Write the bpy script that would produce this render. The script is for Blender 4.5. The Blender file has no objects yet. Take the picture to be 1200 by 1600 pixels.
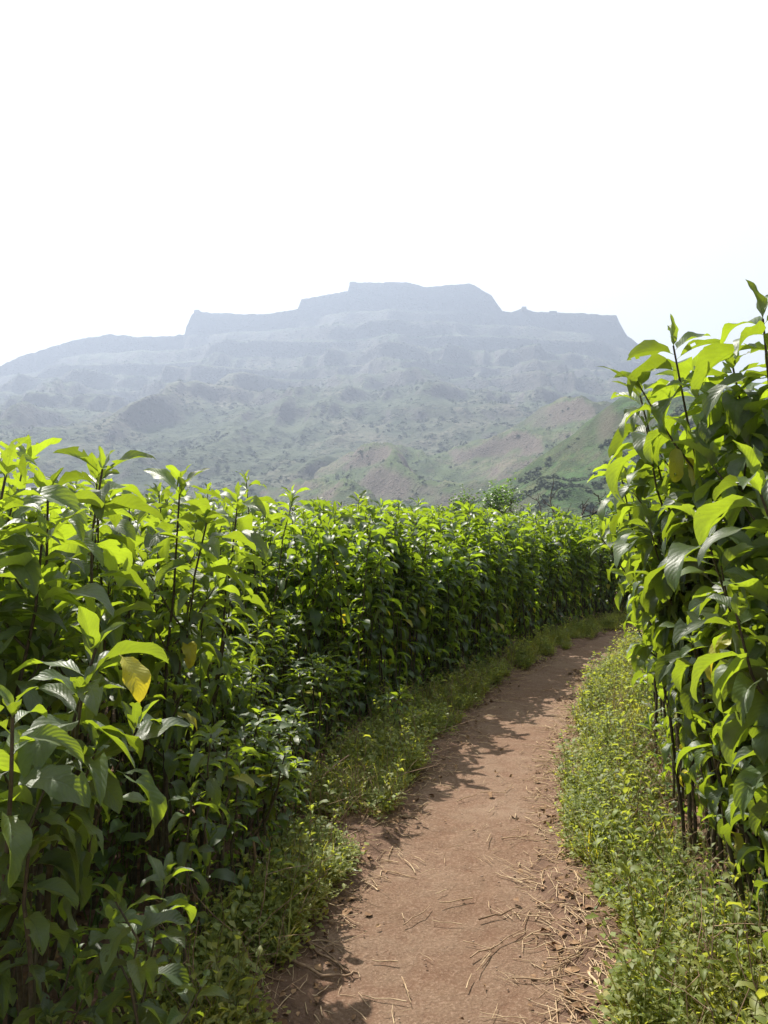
import bpy, math, random
import numpy as np
R = math.radians
scene = bpy.context.scene
col = scene.collection

# ---------------------------------------------------------------- camera
CAM_H = 1.5
PITCH = R(2.41)
FPX = 1186.0
cam = bpy.data.cameras.new("camera")
cam.sensor_fit = 'VERTICAL'; cam.sensor_height = 36.0
cam.lens = FPX / 1600 * 36.0
cam.clip_start = 0.05; cam.clip_end = 30000
camo = bpy.data.objects.new("camera", cam); col.objects.link(camo)
camo.location = (0, 0, CAM_H); camo.rotation_euler = (math.pi/2 + PITCH, 0, 0)
scene.camera = camo
# ---------------------------------------------------------------- world, sun, exposure
SUN_AZ, SUN_EL = -32.0, 54.0          # degrees from +Y towards +X, elevation
w = bpy.data.worlds.new("World"); scene.world = w; w.use_nodes = True
nt = w.node_tree; nt.nodes.clear()
sky = nt.nodes.new('ShaderNodeTexSky'); sky.sky_type = 'NISHITA'; sky.sun_disc = False
sky.sun_elevation = R(SUN_EL); sky.sun_rotation = R(SUN_AZ)
sky.air_density = 1.0; sky.dust_density = 6.0; sky.ozone_density = 0.6
hz = nt.nodes.new('ShaderNodeMix'); hz.data_type = 'RGBA'; hz.inputs[0].default_value = 0.80
nt.links.new(sky.outputs[0], hz.inputs[6]); # hazy sky: white glare on the sun's side, dimmer overhead and behind
tc_ = nt.nodes.new('ShaderNodeTexCoord'); dt = nt.nodes.new('ShaderNodeVectorMath'); dt.operation = 'DOT_PRODUCT'
nt.links.new(tc_.outputs['Generated'], dt.inputs[0])
dt.inputs[1].default_value = (math.sin(R(SUN_AZ))*math.cos(R(SUN_EL)), math.cos(R(SUN_AZ))*math.cos(R(SUN_EL)), math.sin(R(SUN_EL)))
mr = nt.nodes.new('ShaderNodeMapRange'); mr.inputs[1].default_value = 0.0; mr.inputs[2].default_value = 0.34; mr.inputs[3].default_value = 2.6; mr.inputs[4].default_value = 12.3
mr.interpolation_type = 'SMOOTHSTEP'; nt.links.new(dt.outputs['Value'], mr.inputs[0])
sc_ = nt.nodes.new('ShaderNodeVectorMath'); sc_.operation = 'SCALE'; sc_.inputs[0].default_value = (0.985, 1.0, 0.99)
nt.links.new(mr.outputs[0], sc_.inputs['Scale']); nt.links.new(sc_.outputs[0], hz.inputs[7])
bg = nt.nodes.new('ShaderNodeBackground'); bg.inputs[1].default_value = 0.050
out = nt.nodes.new('ShaderNodeOutputWorld')
nt.links.new(hz.outputs[2], bg.inputs[0]); nt.links.new(bg.outputs[0], out.inputs[0])
sl = bpy.data.lights.new("sun", 'SUN'); sl.energy = 5.0; sl.angle = R(0.5); sl.color = (1.0, 0.94, 0.84)
so = bpy.data.objects.new("sun", sl); col.objects.link(so)
so.rotation_euler = (R(90 - SUN_EL), 0, R(180 - SUN_AZ))
scene.view_settings.view_transform = 'Standard'; scene.view_settings.look = 'None'
scene.view_settings.gamma = 1; scene.view_settings.exposure = 1.18

# ---------------------------------------------------------------- helpers
def at(px, py, d):
    """point at forward distance d (metres along +Y) seen at photograph pixel px, py"""
    u = (px - 600) / FPX; v = (800 - py) / FPX
    fy = math.cos(PITCH) - v*math.sin(PITCH); fz = math.sin(PITCH) + v*math.cos(PITCH)
    return (u/fy*d, d, CAM_H + fz/fy*d)

def tag(o, label=None, cat=None, group=None, kind=None):
    if label: o['label'] = label
    if cat: o['category'] = cat
    if group: o['group'] = group
    if kind: o['kind'] = kind
    return o

def link(name, me, parent=None, loc=None):
    o = bpy.data.objects.new(name, me); col.objects.link(o)
    if parent: o.parent = parent
    if loc is not None: o.location = loc
    return o

def empty(name, loc=(0, 0, 0), rz=0.0):
    o = bpy.data.objects.new(name, None); col.objects.link(o)
    o.location = loc; o.rotation_euler = (0, 0, rz); o.empty_display_size = 0.1
    return o

def mesh(name, V, F, mat=None, uv=None, rnd=None, age=None, smooth=True):
    V = np.asarray(V, dtype=np.float32).reshape(-1, 3); F = np.asarray(F, dtype=np.int32)
    k = F.shape[1]
    me = bpy.data.meshes.new(name)
    me.vertices.add(len(V)); me.vertices.foreach_set('co', V.ravel())
    me.loops.add(F.size); me.loops.foreach_set('vertex_index', F.ravel())
    me.polygons.add(len(F))
    me.polygons.foreach_set('loop_start', np.arange(0, F.size, k, dtype=np.int32))
    if uv is not None:
        l = me.uv_layers.new(name='UVMap'); l.data.foreach_set('uv', np.asarray(uv, np.float32)[F.ravel()].ravel())
    for nm, a in (('rnd', rnd), ('age', age)):
        if a is not None:
            at_ = me.attributes.new(nm, 'FLOAT', 'POINT'); at_.data.foreach_set('value', np.asarray(a, np.float32).ravel())
    if mat: me.materials.append(mat)
    me.update(calc_edges=True); me.validate()
    me.polygons.foreach_set('use_smooth', np.full(len(me.polygons), smooth, dtype=bool))
    return me

class Acc:
    """collects geometry of ONE mesh"""
    def __init__(s): s.V = []; s.F = []; s.U = []; s.Rn = []; s.A = []; s.n = 0
    def add(s, V, F, U=None, Rn=None, A=None):
        V = np.asarray(V, float).reshape(-1, 3); n = len(V)
        s.V.append(V); s.F.append(np.asarray(F) + s.n)
        s.U.append(np.zeros((n, 2)) if U is None else U)
        s.Rn.append(np.zeros(n) if Rn is None else Rn); s.A.append(np.zeros(n) if A is None else A)
        s.n += n
    def mesh(s, name, mat):
        return mesh(name, np.concatenate(s.V), np.concatenate(s.F), mat, np.concatenate(s.U), np.concatenate(s.Rn), np.concatenate(s.A))

def _h(ix, iy, seed):
    n = (ix.astype(np.int64)*374761393 + iy.astype(np.int64)*668265263 + seed*974634777) & 0xffffffff
    n = ((n ^ (n >> 13))*1274126177) & 0xffffffff
    n = n ^ (n >> 16)
    return (n & 0xffff)/65535.0
def noise(x, y, seed=0):
    """gradient noise, about -1..1"""
    x = np.asarray(x, float); y = np.asarray(y, float)
    ix = np.floor(x); iy = np.floor(y); fx = x-ix; fy = y-iy
    ux = fx**3*(fx*(fx*6-15)+10); uy = fy**3*(fy*(fy*6-15)+10)
    def g(a, b):
        an = _h(ix+a, iy+b, seed)*2*np.pi
        return np.cos(an)*(fx-a) + np.sin(an)*(fy-b)
    return 1.5*((g(0, 0)*(1-ux)+g(1, 0)*ux)*(1-uy) + (g(0, 1)*(1-ux)+g(1, 1)*ux)*uy)
def fbm(x, y, o=4, seed=0, gain=0.5):
    r = 0; a = 1.0
    for i in range(o): r = r + a*noise(x*2**i+i*17.3, y*2**i-i*9.1, seed+i); a *= gain
    return r
def ridged(x, y, o=4, seed=0, gain=0.5):
    r = 0; a = 1.0; wgt = 1.0
    for i in range(o):
        n = 1-np.abs(noise(x*2**i+i*31.7, y*2**i+i*5.3, seed+i)); n = n*n*wgt
        r = r + a*n; wgt = np.clip(n*1.6, 0, 1); a *= gain
    return r
def sstep(a, b, x):
    t = np.clip((x-a)/(b-a), 0, 1); return t*t*(3-2*t)

# ---------------------------------------------------------------- materials
def mat_new(name):
    m = bpy.data.materials.new(name); m.use_nodes = True
    n = m.node_tree; n.nodes.clear()
    o = n.nodes.new('ShaderNodeOutputMaterial'); o.name = 'OUT'
    return m, n
class NT:
    def __init__(s, n): s.n = n
    def __call__(s, typ, **kw):
        nd = s.n.nodes.new('ShaderNode'+typ)
        for k, v in kw.items(): setattr(nd, k, v)
        return nd
    def link(s, a, b): s.n.links.new(a, b)
    def val(s, sock, v):
        if hasattr(v, 'is_output') or isinstance(v, bpy.types.NodeSocket): s.n.links.new(v, sock)
        else: sock.default_value = v
    def mix(s, f, a, b, blend='MIX'):
        m = s('Mix', data_type='RGBA', blend_type=blend)
        s.val(m.inputs[0], f)
        for i, v in ((6, a), (7, b)):
            if isinstance(v, tuple) and len(v) == 3: v = v+(1,)
            s.val(m.inputs[i], v)
        return m.outputs[2]
    def math(s, op, a, b=0.0, c=None, clamp=False):
        m = s('Math', operation=op, use_clamp=clamp); s.val(m.inputs[0], a); s.val(m.inputs[1], b)
        if c is not None: s.val(m.inputs[2], c)
        return m.outputs[0]
    def ramp(s, f, stops, interp='LINEAR'):
        r = s('ValToRGB'); cr = r.color_ramp; cr.interpolation = interp
        while len(cr.elements) < len(stops): cr.elements.new(0.5)
        for e, (p, c) in zip(cr.elements, stops):
            e.position = p; e.color = (c, c, c, 1) if not isinstance(c, tuple) else c+(1,)
        s.link(f, r.inputs[0]); return r.outputs[0]
    def noise(s, vec, scale, detail=4, rough=0.55, dist=0.0):
        t = s('TexNoise'); s.link(vec, t.inputs['Vector']); t.inputs['Scale'].default_value = scale
        t.inputs['Detail'].default_value = detail; t.inputs['Roughness'].default_value = rough
        t.inputs['Distortion'].default_value = dist; return t.outputs[0]
    def bump(s, h, strength, dist):
        b = s('Bump'); b.inputs['Strength'].default_value = strength; b.inputs['Distance'].default_value = dist
        s.link(h, b.inputs['Height']); return b.outputs[0]

def leaf_material(name, top, back, trans, yellow=(0.42, 0.40, 0.03), tf=0.44, rough=0.38, veins=True, spec=0.6, var=0.45):
    m, n = mat_new(name); N = NT(n)
    uv = N('UVMap').outputs[0]; sep = N('SeparateXYZ'); N.link(uv, sep.inputs[0])
    u, v = sep.outputs[0], sep.outputs[1]
    rnd = N('Attribute', attribute_name='rnd').outputs['Fac']
    age = N('Attribute', attribute_name='age').outputs['Fac']
    oi = N('ObjectInfo').outputs['Random']
    r = N.math('ADD', N.math('MULTIPLY', rnd, 0.75), N.math('MULTIPLY', oi, 0.25))
    geo = N('NewGeometry')
    pos = N('TexCoord').outputs['Object']
    blot = N.noise(pos, 22.0, 3)
    bright = N.math('ADD', N.math('MULTIPLY', r, 2*var), 1-var)
    bright = N.math('MULTIPLY', bright, N.math('ADD', N.math('MULTIPLY', blot, 0.5), 0.75))
    def tint(c, k=1.0):
        cc = N.mix(1.0, c, (1, 1, 1), 'MULTIPLY'); mm = N('VectorMath', operation='SCALE')
        N.link(cc, mm.inputs[0]); N.link(bright, mm.inputs['Scale']); return mm.outputs[0]
    yl = N.math('MULTIPLY', age, N.math('ADD', N.math('MULTIPLY', blot, 0.8), 0.6), clamp=True)
    # midrib and side veins, in leaf coordinates
    av = N.math('ABSOLUTE', v)
    if veins:
        mid = N.math('SUBTRACT', 1.0, N.math('SMOOTH_MIN', N.math('MULTIPLY', av, 14.0), 1.0, 0.2), clamp=True)
        ph = N.math('SUBTRACT', N.math('ADD', N.math('MULTIPLY', u, 11.0), N.math('MULTIPLY', N.math('ADD', blot, rnd), 1.4)), N.math('MULTIPLY', av, 2.9))
        fr = N.math('ABSOLUTE', N.math('SUBTRACT', N.math('FRACT', ph), 0.5))
        vein = N.math('SUBTRACT', 1.0, N.math('MULTIPLY', fr, 9.0), clamp=True)
        vn = N.math('MAXIMUM', mid, N.math('MULTIPLY', vein, 0.5))
        hgt = N.math('SUBTRACT', N.math('MULTIPLY', fr, 2.0), N.math('MULTIPLY', mid, 1.2))
    else:
        vn = N.math('SUBTRACT', 1.0, N.math('MULTIPLY', av, 8.0), clamp=True); hgt = vn
    topc = N.mix(N.math('MULTIPLY', vn, 0.22), tint(top), (0.16, 0.22, 0.07))
    topc = N.mix(yl, topc, yellow)
    # brown specks and dry margins
    sp = N.ramp(N.noise(pos, 90.0, 2), [(0.70, 0.0), (0.76, 1.0)])
    topc = N.mix(N.math('MULTIPLY', sp, 0.55), topc, (0.12, 0.08, 0.03))
    backc = N.mix(N.math('MULTIPLY', vn, 0.5), tint(back), (0.30, 0.34, 0.16)); backc = N.mix(yl, backc, yellow)
    base = N.mix(geo.outputs['Backfacing'], topc, backc)
    tr = N.mix(N.math('MULTIPLY', vn, 0.45), tint(trans), (0.10, 0.16, 0.02)); tr = N.mix(yl, tr, (0.75, 0.62, 0.03))
    tr = N.mix(N.math('MULTIPLY', sp, 0.7), tr, (0.10, 0.06, 0.01))
    p = N('BsdfPrincipled'); N.link(base, p.inputs['Base Color'])
    rg = N.math('ADD', rough, N.math('MULTIPLY', blot, 0.18)); N.link(rg, p.inputs['Roughness'])
    p.inputs['Specular IOR Level'].default_value = spec
    bm = N.bump(N.math('ADD', hgt, N.math('MULTIPLY', N.noise(pos, 140.0, 3), 1.6)), 0.30, 0.0015) if veins else None
    if bm: N.link(bm, p.inputs['Normal'])
    t = N('BsdfTranslucent'); N.link(tr, t.inputs[0])
    if bm: N.link(bm, t.inputs['Normal'])
    ms = N('MixShader'); ms.inputs[0].default_value = tf
    N.link(p.outputs[0], ms.inputs[1]); N.link(t.outputs[0], ms.inputs[2])
    N.link(ms.outputs[0], n.nodes['OUT'].inputs[0]); return m

def simple_mat(name, c1, c2, scale=30, rough=0.8, bump=0.4, bdist=0.002, coord='Object', stretch=None):
    m, n = mat_new(name); N = NT(n); pos = N('TexCoord').outputs[coord]
    if stretch:
        mp = N('Mapping'); mp.inputs['Scale'].default_value = stretch; N.link(pos, mp.inputs[0]); pos = mp.outputs[0]
    f = N.noise(pos, scale, 5, 0.6); rnd = N('Attribute', attribute_name='rnd').outputs['Fac']
    ff = N.math('ADD', N.ramp(f, [(0.3, 0.0), (0.7, 1.0)]), N.math('MULTIPLY', N.math('SUBTRACT', rnd, 0.5), 0.8), clamp=True)
    p = N('BsdfPrincipled'); N.link(N.mix(ff, c1, c2), p.inputs['Base Color']); p.inputs['Roughness'].default_value = rough
    p.inputs['Specular IOR Level'].default_value = 0.3
    N.link(N.bump(f, bump, bdist), p.inputs['Normal']); N.link(p.outputs[0], n.nodes['OUT'].inputs[0]); return m

M_LEAF = leaf_material('shrub_leaf', (0.064, 0.100, 0.042), (0.135, 0.168, 0.098), (0.36, 0.48, 0.020))
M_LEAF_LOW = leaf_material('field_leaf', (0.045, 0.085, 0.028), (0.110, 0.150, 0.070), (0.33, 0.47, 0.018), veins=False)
M_WEED = leaf_material('weed_leaf', (0.135, 0.180, 0.040), (0.19, 0.23, 0.09), (0.55, 0.62, 0.06), tf=0.45, rough=0.5, veins=False, yellow=(0.36, 0.30, 0.10))
M_TREE = leaf_material('tree_leaf', (0.045, 0.085, 0.025), (0.08, 0.13, 0.05), (0.18, 0.34, 0.03), tf=0.35, veins=False)
M_STEM = simple_mat('shrub_stem', (0.050, 0.038, 0.022), (0.115, 0.098, 0.055), 60, 0.7, 0.5, 0.001)
M_TWIG = simple_mat('dry_twig', (0.14, 0.085, 0.05), (0.36, 0.25, 0.16), 40, 0.85, 0.6, 0.001)
M_STRAW = simple_mat('straw', (0.26, 0.16, 0.09), (0.55, 0.42, 0.27), 25, 0.8, 0.3, 0.001)
M_DRYLEAF = simple_mat('dry_leaf', (0.13, 0.07, 0.035), (0.32, 0.20, 0.11), 30, 0.85, 0.5, 0.001)
M_BARK = simple_mat('bark', (0.06, 0.05, 0.04), (0.13, 0.11, 0.085), 12, 0.9, 0.6, 0.01)
M_STONE = simple_mat('stone', (0.16, 0.10, 0.07), (0.34, 0.25, 0.19), 40, 0.9, 0.6, 0.002)
M_FORT = simple_mat('fort_stone', (0.10, 0.09, 0.08), (0.17, 0.15, 0.13), 0.3, 0.9, 0.6, 0.3)
M_RED = simple_mat('red_spike', (0.45, 0.02, 0.02), (0.62, 0.05, 0.05), 90, 0.5, 0.3, 0.001)
M_PALE = simple_mat('pale_leaf', (0.50, 0.55, 0.42), (0.62, 0.64, 0.52), 60, 0.6, 0.4, 0.001)

def soil_material(name, path):
    m, n = mat_new(name); N = NT(n); pos = N('TexCoord').outputs['Object']
    big = N.noise(pos, 1.3, 5, 0.6, 0.4); mid = N.noise(pos, 9, 6, 0.65); fine = N.noise(pos, 85, 5, 0.7); grit = N.noise(pos, 420, 3, 0.7)
    if path:
        c = N.mix(N.ramp(big, [(0.35, 0.0), (0.65, 1.0)]), (0.172, 0.105, 0.066), (0.222, 0.150, 0.102))
        c = N.mix(N.math('MULTIPLY', N.ramp(N.noise(pos, 3.3, 5, 0.6, 0.8), [(0.38, 1.0), (0.54, 0.0)]), 0.40), c, (0.150, 0.078, 0.046))
        c = N.mix(N.math('MULTIPLY', N.ramp(mid, [(0.36, 1.0), (0.56, 0.0)]), 0.45), c, (0.140, 0.070, 0.042))
        c = N.mix(N.math('MULTIPLY', N.ramp(fine, [(0.50, 0.0), (0.68, 1.0)]), 0.6), c, (0.36, 0.25, 0.18))
        c = N.mix(N.math('MULTIPLY', N.ramp(fine, [(0.32, 1.0), (0.46, 0.0)]), 0.5), c, (0.11, 0.055, 0.035))
    else:
        c = N.mix(N.ramp(mid, [(0.35, 0.0), (0.65, 1.0)]), (0.105, 0.060, 0.040), (0.215, 0.130, 0.088))
        c = N.mix(N.math('MULTIPLY', N.ramp(fine, [(0.5, 0.0), (0.7, 1.0)]), 0.5), c, (0.25, 0.17, 0.11))
        # away from the path the ground carries grass and dry stubble
        sp = N('SeparateXYZ'); N.link(pos, sp.inputs[0])
        far = N('MapRange'); N.link(sp.outputs[1], far.inputs[0]); far.inputs[1].default_value = 30; far.inputs[2].default_value = 60
        g = N.mix(N.ramp(N.noise(pos, 0.02, 6, 0.6), [(0.4, 0.0), (0.6, 1.0)]), (0.07, 0.10, 0.035), (0.16, 0.14, 0.07))
        c = N.mix(far.outputs[0], c, g)
    c = N.mix(N.math('MULTIPLY', N.ramp(grit, [(0.62, 0.0), (0.74, 1.0)]), 0.5), c, (0.50, 0.36, 0.27))
    c = N.mix(N.math('MULTIPLY', N.ramp(grit, [(0.26, 1.0), (0.36, 0.0)]), 0.5), c, (0.10, 0.05, 0.03))
    h = N.math('ADD', N.math('MULTIPLY', mid, 1.0), N.math('ADD', N.math('MULTIPLY', fine, 0.35), N.math('MULTIPLY', grit, 0.12)))
    p = N('BsdfPrincipled'); N.link(c, p.inputs['Base Color']); p.inputs['Roughness'].default_value = 0.92
    p.inputs['Specular IOR Level'].default_value = 0.25
    N.link(N.bump(h, 0.9, 0.03 if path else 0.04), p.inputs['Normal']); N.link(p.outputs[0], n.nodes['OUT'].inputs[0]); return m
M_PATH = soil_material('red_earth', True); M_GROUND = soil_material('verge_soil', False)

def hill_material(name, green, dry, rock, shrub, sc, drybias=0.5, bump=6.0):
    m, n = mat_new(name); N = NT(n); pos = N('TexCoord').outputs['Object']; geo = N('NewGeometry')
    sep = N('SeparateXYZ'); N.link(geo.outputs['Normal'], sep.inputs[0])
    big = N.noise(pos, sc, 6, 0.6, 0.3); mid = N.noise(pos, sc*6, 6, 0.65); fine = N.noise(pos, sc*40, 4, 0.7)
    c = N.mix(N.ramp(N.math('ADD', N.math('MULTIPLY', big, 0.6), N.math('MULTIPLY', mid, 0.4)), [(drybias-0.07, 0.0), (drybias+0.07, 1.0)]), green, dry)
    vo = N('TexVoronoi', feature='F1'); vo.inputs['Scale'].default_value = sc*28; N.link(pos, vo.inputs['Vector'])
    sh = N.math('MULTIPLY', N.ramp(vo.outputs['Distance'], [(0.30, 1.0), (0.48, 0.0)]), N.ramp(mid, [(0.44, 0.0), (0.54, 1.0)]))
    c = N.mix(N.math('MULTIPLY', sh, 0.85), c, shrub)
    c = N.mix(N.math('MULTIPLY', N.ramp(N.noise(pos, sc*2.6, 7, 0.68, 0.5), [(0.46, 0.0), (0.56, 1.0)]), 0.6), c, shrub)
    steep = N('MapRange'); N.link(sep.outputs[2], steep.inputs[0]); steep.inputs[1].default_value = 0.80; steep.inputs[2].default_value = 0.60
    c = N.mix(N.math('MULTIPLY', steep.outputs[0], 0.85), c, N.mix(fine, rock, (rock[0]*1.9, rock[1]*1.9, rock[2]*1.9)))
    c = N.mix(N.math('MULTIPLY', N.ramp(fine, [(0.35, 1.0), (0.5, 0.0)]), 0.35), c, shrub)
    p = N('BsdfPrincipled'); N.link(c, p.inputs['Base Color']); p.inputs['Roughness'].default_value = 0.95
    p.inputs['Specular IOR Level'].default_value = 0.1
    h = N.math('ADD', mid, N.math('ADD', N.math('MULTIPLY', fine, 0.4), N.math('MULTIPLY', sh, 0.35)))
    N.link(N.bump(h, 0.9, bump), p.inputs['Normal']); N.link(p.outputs[0], n.nodes['OUT'].inputs[0]); return m

# ---------------------------------------------------------------- path and ground
PATH_PX = [(430, 935, 1600), (455, 915, 1500), (520, 892, 1400), (592, 880, 1300), (662, 878, 1200),
           (745, 905, 1100), (815, 937, 1050), (880, 965, 1020), (930, 1003, 1000), (962, 1040, 985)]
def gpt(px, py):
    p0 = at(px, py, 1.0); k = CAM_H/(CAM_H-p0[2]); return (p0[0]*k, k)
CL = [((gpt(l, y)[0]+gpt(r, y)[0])/2, gpt(l, y)[1]) for l, r, y in PATH_PX]
HW = [(gpt(r, y)[0]-gpt(l, y)[0])/2 for l, r, y in PATH_PX]
CL = [(0.02, -3.0), (0.05, 0.0), (0.10, 1.4)] + CL + [(6.6, 14.6), (9.5, 15.6), (14, 16.4), (22, 17)]
HW = [0.5, 0.5, 0.5] + HW + [0.5, 0.5, 0.5, 0.5]
HW = [min(max(h, 0.42), 0.56)*0.96 for h in HW]
def dense(P, step=0.1):
    P = np.array(P, float); d = np.r_[0, np.cumsum(np.hypot(*np.diff(P[:, :2], axis=0).T))]
    s = np.arange(0, d[-1], step); Q = np.stack([np.interp(s, d, P[:, k]) for k in range(P.shape[1])], 1)
    ker = np.hanning(13); ker /= ker.sum(); pad = 6
    for k in range(P.shape[1]):
        e = np.r_[np.full(pad, Q[0, k]), Q[:, k], np.full(pad, Q[-1, k])]; Q[:, k] = np.convolve(e, ker, 'valid')
    return Q
PC = dense([(x, y, h) for (x, y), h in zip(CL, HW)])
def path_dist(x, y):
    """signed-less distance to the path edge (negative on the path)"""
    x = np.ravel(x); y = np.ravel(y); out_ = np.empty(len(x))
    for i in range(0, len(x), 20000):
        d = np.hypot(x[i:i+20000, None]-PC[None, :, 0], y[i:i+20000, None]-PC[None, :, 1])-PC[None, :, 2]
        out_[i:i+20000] = d.min(1)
    return out_
def ground_z(x, y, pd=None):
    x = np.ravel(np.asarray(x, float)); y = np.ravel(np.asarray(y, float))
    if pd is None: pd = path_dist(x, y)
    e = pd + 0.06*fbm(x*2.2, y*2.2, 3, 5)
    z = -0.035 + 0.085*sstep(-0.22, 0.08, e) + 0.05*sstep(0.1, 1.0, e)
    z = z + 0.018*fbm(x*3.1, y*3.1, 4, 11)*sstep(0, 0.2, e)
    return z
def axis(lo, hi, fine, far, n):
    t = np.linspace(0, 1, n)[1:]; a = hi + (far-hi)*t**3.2; b = lo - (far+lo)*t**3.2
    return np.r_[b[::-1], np.arange(lo, hi+1e-6, fine), a]
gx = axis(-3.0, 6.0, 0.05, 6000, 34); gy = axis(0.6, 12.0, 0.06, 7000, 40)
GX, GY = np.meshgrid(gx, gy)
near = (np.abs(GX) < 40) & (GY > -40) & (GY < 60)
GZ = np.full(GX.shape, 0.1); GZ[near] = ground_z(GX[near], GY[near])
far_ = np.hypot(GX, GY)
GZ += -2.5*sstep(40, 120, far_)      # the field stands on a slight rise
def grid_faces(ny, nx):
    i = np.arange(ny-1)[:, None]*nx+np.arange(nx-1)[None, :]
    return np.stack([i, i+1, i+nx+1, i+nx], -1).reshape(-1, 4)
g = link('ground', mesh('ground', np.stack([GX, GY, GZ], -1), grid_faces(*GX.shape), M_GROUND)); tag(g, kind='structure')

s_ = np.arange(0, len(PC)); tg = np.gradient(PC[:, :2], axis=0); tg /= np.linalg.norm(tg, axis=1)[:, None]
nr = np.stack([tg[:, 1], -tg[:, 0]], 1)
fine_s = np.linspace(0, len(PC)-1, len(PC)*3); pcx = np.interp(fine_s, s_, PC[:, 0]); pcy = np.interp(fine_s, s_, PC[:, 1])
nx_ = np.interp(fine_s, s_, nr[:, 0]); ny_ = np.interp(fine_s, s_, nr[:, 1])
off = np.linspace(-0.85, 0.85, 52)
X = pcx[:, None]+nx_[:, None]*off; Y = pcy[:, None]+ny_[:, None]*off
Z = 0.004 + 0.010*fbm(X*2.0, Y*2.0, 3, 21) + 0.0060*fbm(X*8, Y*8, 3, 25) - 0.014*np.exp(-(off/0.30)**2)[None, :]
pth = link('path', mesh('path', np.stack([X, Y, Z], -1), grid_faces(*X.shape)[:, ::-1], M_PATH)); tag(pth, kind='structure')
def path_z(x, y):
    return 0.004 + 0.010*fbm(np.asarray(x)*2.0, np.asarray(y)*2.0, 3, 21)

# ---------------------------------------------------------------- mountain and hills
def skyline(P, D):
    """pixel skyline -> world x and height at distance D"""
    P = np.array(P, float); q = [at(a, b, D) for a, b in P]
    return np.array([c[0] for c in q]), np.array([c[2] for c in q])
def terrain(name, xs, ys, Hf, mat):
    XX, YY = np.meshgrid(xs, ys); ZZ = Hf(XX, YY)
    o = link(name, mesh(name, np.stack([XX, YY, ZZ], -1), grid_faces(*XX.shape), mat)); tag(o, kind='structure'); return o, (XX, YY, ZZ)
D1 = 2100.0
SK = [(-700, 760), (-400, 680), (-200, 625), (-60, 590), (0, 570), (28, 557), (60, 547), (110, 532), (170, 522), (215, 526), (250, 525), (289, 523),
      (291, 512), (300, 490), (306, 485), (330, 489), (400, 491), (430, 488), (465, 483), (471, 468), (495, 463), (543, 455),
      (547, 441), (560, 442), (600, 442), (640, 443), (662, 448), (700, 445), (733, 442), (748, 449), (768, 462), (785, 486), (800, 487),
      (818, 482), (835, 486), (900, 489), (965, 493), (969, 503), (982, 525), (1010, 545), (1060, 575), (1150, 610), (1300, 650), (1600, 700), (2000, 780)]
skx, skh = skyline(SK, D1)
def H_mtn(x, y):
    Rr = D1 + 60*noise(x/500, x*0+3.3, 9)*sstep(0, 1, np.abs(x)/2000)   # ridge line wanders a little
    H = np.interp(x, skx, skh)*Rr/D1 + 1.6*noise(x/9.0, x*0+1.5, 13) + 1.8*noise(x/31.0, x*0+4.5, 14)
    wx = x + 60*noise(x/260, y/260, 31)
    Hs = np.interp(wx, np.linspace(skx[0], skx[-1], 400), np.convolve(np.r_[np.full(12, skh[0]), np.interp(np.linspace(skx[0], skx[-1], 400), skx, skh), np.full(12, skh[-1])], np.ones(25)/25, 'valid'))
    d = Rr-y
    foot = 1500.0
    s = np.clip(d/foot, 0, 1.2)
    # slope profile: cliff, ledge, second scarp, long talus
    f = np.interp(s, [0, 0.012, 0.05, 0.13, 0.15, 0.24, 0.27, 0.45, 0.65, 0.85, 1.0, 1.2], [1, 0.90, 0.86, 0.77, 0.70, 0.62, 0.55, 0.40, 0.24, 0.10, 0.02, -0.02])
    base = np.where(s < 0.02, H, Hs)*1.0
    bl = sstep(0.0, 0.06, s); base = H*(1-bl)+Hs*bl
    h = base*f
    a = np.clip(s*1.0/0.25, 0, 1)*np.clip((1.15-s)/0.5, 0, 1)
    sp = ridged(wx/330+0.3*s, y/1500+7, 2, 41) - 0.9
    gl = ridged(wx/120+5*noise(x/900, y/900, 3)*0.2, y/620, 3, 47) - 0.8
    fn = fbm(x/60, y/60, 5, 53)
    for (px0, slope_, amp, wid) in ((735, 0.30, 62, 75), (560, -0.34, 55, 80), (340, -0.12, 45, 70), (170, 0.22, 45, 80), (60, -0.2, 40, 70), (900, 0.05, 40, 60)):
        x0 = (px0-600)/FPX*D1; c_ = x0+slope_*d+22*noise(d/160, d*0+px0, 7)
        h = h + 0.8*amp*np.exp(-np.abs((x-c_)/(wid*(0.45+s)))**1.2)*sstep(0.14, 0.34, s)*sstep(1.1, 0.6, s)
    h = h + a*(46*sp + 19*gl) + np.clip(s/0.05, 0, 1)*4.5*fn*(0.5+s)
    # basalt benches
    st = 58.0; hh = h + 12*noise(x/300, y/300, 77); k = hh/st; fr = k-np.floor(k)
    tr = (np.floor(k)+sstep(0.25, 0.75, fr))*st - (hh-h)
    wgt = 0.70*sstep(0.68, 0.30, s)*np.clip(s/0.02, 0, 1)+0.18*sstep(0.15, 0.6, s)
    h = h*(1-wgt)+tr*wgt
    back = y > Rr
    hb = H - 0.10*(y-Rr) - 0.0011*np.maximum(y-Rr-200, 0)**2
    return np.where(back, hb, np.minimum(h, H + 0*h + 0) if False else h)
M_MTN = hill_material('mountain_slope', (0.074, 0.092, 0.054), (0.150, 0.135, 0.102), (0.060, 0.055, 0.052), (0.028, 0.045, 0.022), 0.0045, 0.55, 9)
# x columns follow the skyline where it steps
xs = np.unique(np.r_[np.linspace(skx[0], skx[-1], 260), np.linspace(-1150, 900, 560), skx])
ys = np.r_[np.linspace(520, 1750, 300), np.linspace(1754, 2040, 90), np.linspace(2043, 2160, 40), np.linspace(2170, 3300, 24)]
mtn, MG = terrain('mountain', xs, ys, H_mtn, M_MTN)

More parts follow.
